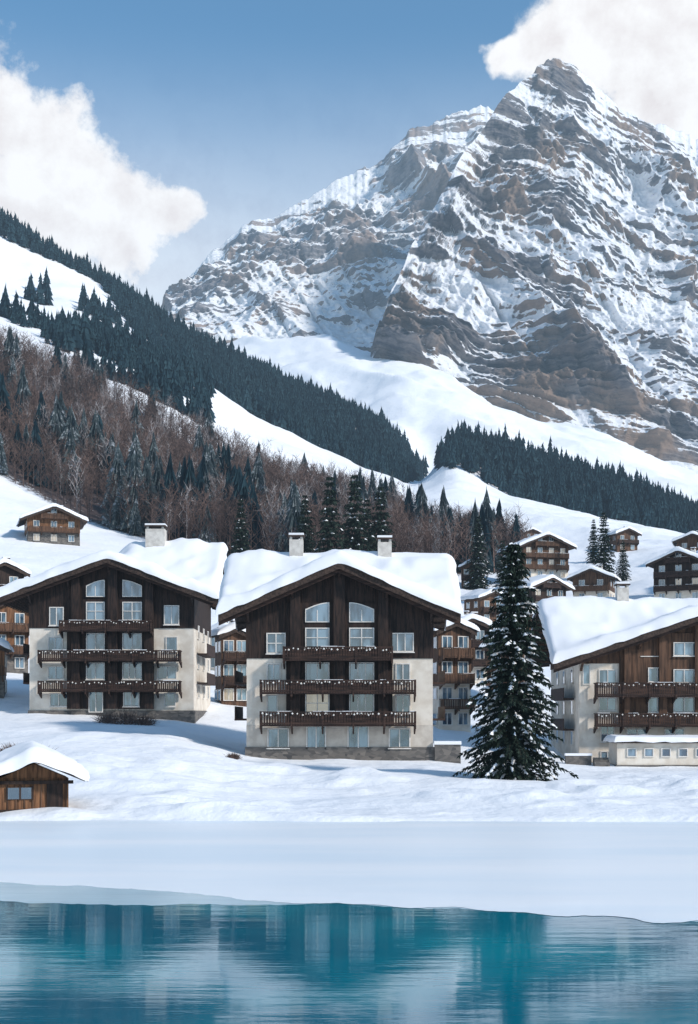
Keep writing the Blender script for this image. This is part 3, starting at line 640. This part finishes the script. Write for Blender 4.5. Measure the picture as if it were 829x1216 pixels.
# ------------------------------------------------------------------ lake
m,nt,b=newmat('lake_water')
b.inputs['Roughness'].default_value=.05;b.inputs['IOR'].default_value=1.33
w1=noisen(nt,1.0,4,(.20,1.5,1));w2=noisen(nt,7.0,3,(.5,1.6,1));n3=noisen(nt,.10,3)
nt.links.new(mixc(nt,ramp(nt,n3,.35,.65),(.0,.12,.19),(.0,.26,.33)),b.inputs['Base Color'])
bump(nt,b,mathn(nt,'ADD',w1,mathn(nt,'MULTIPLY',w2,.10)),.12,.045)
V=[(-3000,-3000,0),(3000,-3000,0),(3000,66,0),(-3000,66,0)]
mesh_np('lake_water',V,[(0,1,2,3)],[m])
def icesheet(name,edge,z,c1,c2,rough,seed,th,spec):
    us_=np.concatenate([np.arange(-2500,-60,60),np.arange(-60,900,4.),np.arange(900,3400,60)])
    e_=np.interp(us_,[p[0] for p in edge],[F*EH/(p[1]-HY) for p in edge])+(fbm(us_/60,0*us_,o=5,seed=seed)-.5)*1.4
    rows=[]
    for k,t in enumerate(np.linspace(0,1,14)):
        yy=e_*(1-t)+63*t;rows.append(np.stack([(us_-CX)/F*yy,yy,np.full_like(yy,z if k>0 else z-th)],-1))
    V=np.vstack(rows);m,nt,b=newmat(name+'_material');n=noisen(nt,.12,6,(.3,1.5,1));n2=noisen(nt,.8,5)
    nt.links.new(mixc(nt,ramp(nt,n,.3,.7),c1,c2),b.inputs['Base Color']);b.inputs['Roughness'].default_value=rough;b.inputs['Specular IOR Level'].default_value=spec
    bump(nt,b,mathn(nt,'ADD',mathn(nt,'MULTIPLY',n,2.5),mathn(nt,'MULTIPLY',n2,.3)),.3,.12)
    return mesh_np(name,V,gridfaces(14,len(us_)),[m],smooth=False)
icesheet('thin_lake_ice',[(-2500,1046),(0,1076),(150,1079),(270,1080),(400,1078),(500,1082),(829,1100),(3400,1110)],.012,(.42,.62,.72),(.58,.75,.82),.2,3,.02,.4)
icesheet('lake_ice',[(-2500,1030),(0,1050),(110,1053),(200,1060),(290,1071),(400,1073),(600,1083),(829,1096),(3400,1100)],.04,(.78,.87,.93),(.92,.95,.97),.40,8,.03,.25)
# ------------------------------------------------------------------ sun, sky, valley haze
el=math.radians(34);rot=math.radians(122)
sd=(math.sin(rot)*math.cos(el),math.cos(rot)*math.cos(el),math.sin(el))
L=bpy.data.lights.new('sun','SUN');L.energy=4.1;L.angle=math.radians(5);L.color=(1,.92,.84)
so=bpy.data.objects.new('sun',L);link(so)
so.rotation_euler=Vector(sd).to_track_quat('Z','Y').to_euler();so.location=(200,-100,300)
hm=bpy.data.materials.new('valley_haze');hm.use_nodes=True;hn=hm.node_tree;hn.nodes.clear()
ho=N(hn,'ShaderNodeOutputMaterial');ha=N(hn,'ShaderNodeVolumeAbsorption');he=N(hn,'ShaderNodeEmission');hd=N(hn,'ShaderNodeAddShader')
SG=.00007
ha.inputs['Color'].default_value=(0,0,0,1);ha.inputs['Density'].default_value=SG
he.inputs['Color'].default_value=(.50,.74,1.0,1);he.inputs['Strength'].default_value=SG  # volume glows blue in place of scattered airlight
hn.links.new(ha.outputs[0],hd.inputs[0]);hn.links.new(he.outputs[0],hd.inputs[1]);hn.links.new(hd.outputs[0],ho.inputs['Volume'])
hz=Parts();hz.box('haze','haze',-4500,4500,-3200,5500,-50,1500)
for k,(v_,f_,mm_) in hz.d.items():
    me=bpy.data.meshes.new('haze');me.from_pydata(v_,[],f_);me.materials.append(hm);link(bpy.data.objects.new('haze',me))
wd=bpy.data.worlds.new('World');scene.world=wd;wd.use_nodes=True;nt=wd.node_tree;nt.nodes.clear()
out=N(nt,'ShaderNodeOutputWorld');bg=N(nt,'ShaderNodeBackground');bgc=N(nt,'ShaderNodeBackground');mx=N(nt,'ShaderNodeMixShader')
sky=N(nt,'ShaderNodeTexSky');sky.sky_type='NISHITA';sky.sun_disc=False;sky.sun_elevation=el;sky.sun_rotation=rot;sky.altitude=1200;sky.air_density=1.0;sky.dust_density=.5;sky.ozone_density=1.6
nt.links.new(mixc(nt,1.0,sky.outputs[0],(.42,.98,1.16),'MULTIPLY'),bg.inputs[0]);bg.inputs[1].default_value=.13
tc=N(nt,'ShaderNodeTexCoord');vec=tc.outputs['Generated']
nv=N(nt,'ShaderNodeTexNoise');nv.inputs['Scale'].default_value=8;nv.inputs['Detail'].default_value=5;nt.links.new(vec,nv.inputs['Vector'])
def vm(op,a,b=None,s=None):
    n=N(nt,'ShaderNodeVectorMath',operation=op)
    for i,v in enumerate((a,b)):
        if v is None: continue
        if isinstance(v,tuple): n.inputs[i].default_value=v
        else: nt.links.new(v,n.inputs[i])
    if s is not None: n.inputs['Scale'].default_value=s
    return n
wv=vm('ADD',vec,vm('SCALE',vm('SUBTRACT',nv.outputs['Color'],(.5,.5,.5)).outputs[0],s=.08).outputs[0]).outputs[0]
blobs=[(-60,190,130),(5,160,88),(65,180,78),(115,215,72),(165,240,58),(205,250,40),(60,275,85),(-20,290,95),(-140,230,140),(135,290,58),
 (600,70,28),(650,62,50),(700,30,80),(770,40,100),(840,60,115),(930,60,130),(800,125,60),(740,-30,95),(572,62,14),(850,140,60)]
acc=None
for (px,py,r) in blobs:
    v=Vector(((px-CX)/F,1,(HY-py)/F)).normalized();dn=vm('DISTANCE',wv,tuple(v)).outputs['Value']
    q=mathn(nt,'DIVIDE',dn,r/F*1.0)
    acc=q if acc is None else mathn(nt,'SMOOTH_MIN',acc,q,.25)
field=mathn(nt,'SUBTRACT',1.0,acc)
n1=noisen(nt,15,8,rough=.62,vec=vec);n2=noisen(nt,48,5,rough=.6,vec=wv)
fl=mathn(nt,'ADD',field,mathn(nt,'MULTIPLY',mathn(nt,'SUBTRACT',n1,.5),1.5))
fl=mathn(nt,'ADD',fl,mathn(nt,'MULTIPLY',mathn(nt,'SUBTRACT',n2,.5),.5))
mask=ramp(nt,fl,-.04,.34)
off=vm('ADD',vec,(.010,-.004,.012)).outputs[0];n1b=noisen(nt,15,8,rough=.62,vec=off)
sh_=mathn(nt,'ADD',mathn(nt,'MULTIPLY',mathn(nt,'SUBTRACT',n1,n1b),2.6),.88)
sh_=mathn(nt,'SUBTRACT',sh_,mathn(nt,'MULTIPLY',ramp(nt,field,.3,.95),.25),clamp=True)
cc=mixc(nt,sh_,(.74,.65,.62),(1.0,.97,.945));nt.links.new(cc,bgc.inputs[0]);bgc.inputs[1].default_value=1.10
sz=N(nt,'ShaderNodeSeparateXYZ');nt.links.new(vec,sz.inputs[0])
veil=mathn(nt,'MULTIPLY',ramp(nt,sz.outputs[2],.47,.29),mathn(nt,'ADD',.50,mathn(nt,'MULTIPLY',noisen(nt,3,4,(1,1,3),vec=vec),.5)),clamp=True)
mask=mathn(nt,'MAXIMUM',mask,mathn(nt,'MULTIPLY',veil,.85))
nt.links.new(mask,mx.inputs[0]);nt.links.new(bg.outputs[0],mx.inputs[1]);nt.links.new(bgc.outputs[0],mx.inputs[2]);nt.links.new(mx.outputs[0],out.inputs[0])
# ------------------------------------------------------------------ camera
cam=bpy.data.cameras.new('camera');co=bpy.data.objects.new('camera',cam);link(co);co.location=(0,0,EH);co.rotation_euler=(math.radians(90),0,0)
cam.sensor_fit='HORIZONTAL';cam.sensor_width=36;cam.lens=36*F/829;cam.shift_y=(HY-608)/829;cam.clip_end=12000;cam.clip_start=.5
scene.camera=co
scene.view_settings.view_transform='Standard';scene.view_settings.look='None';scene.view_settings.exposure=0
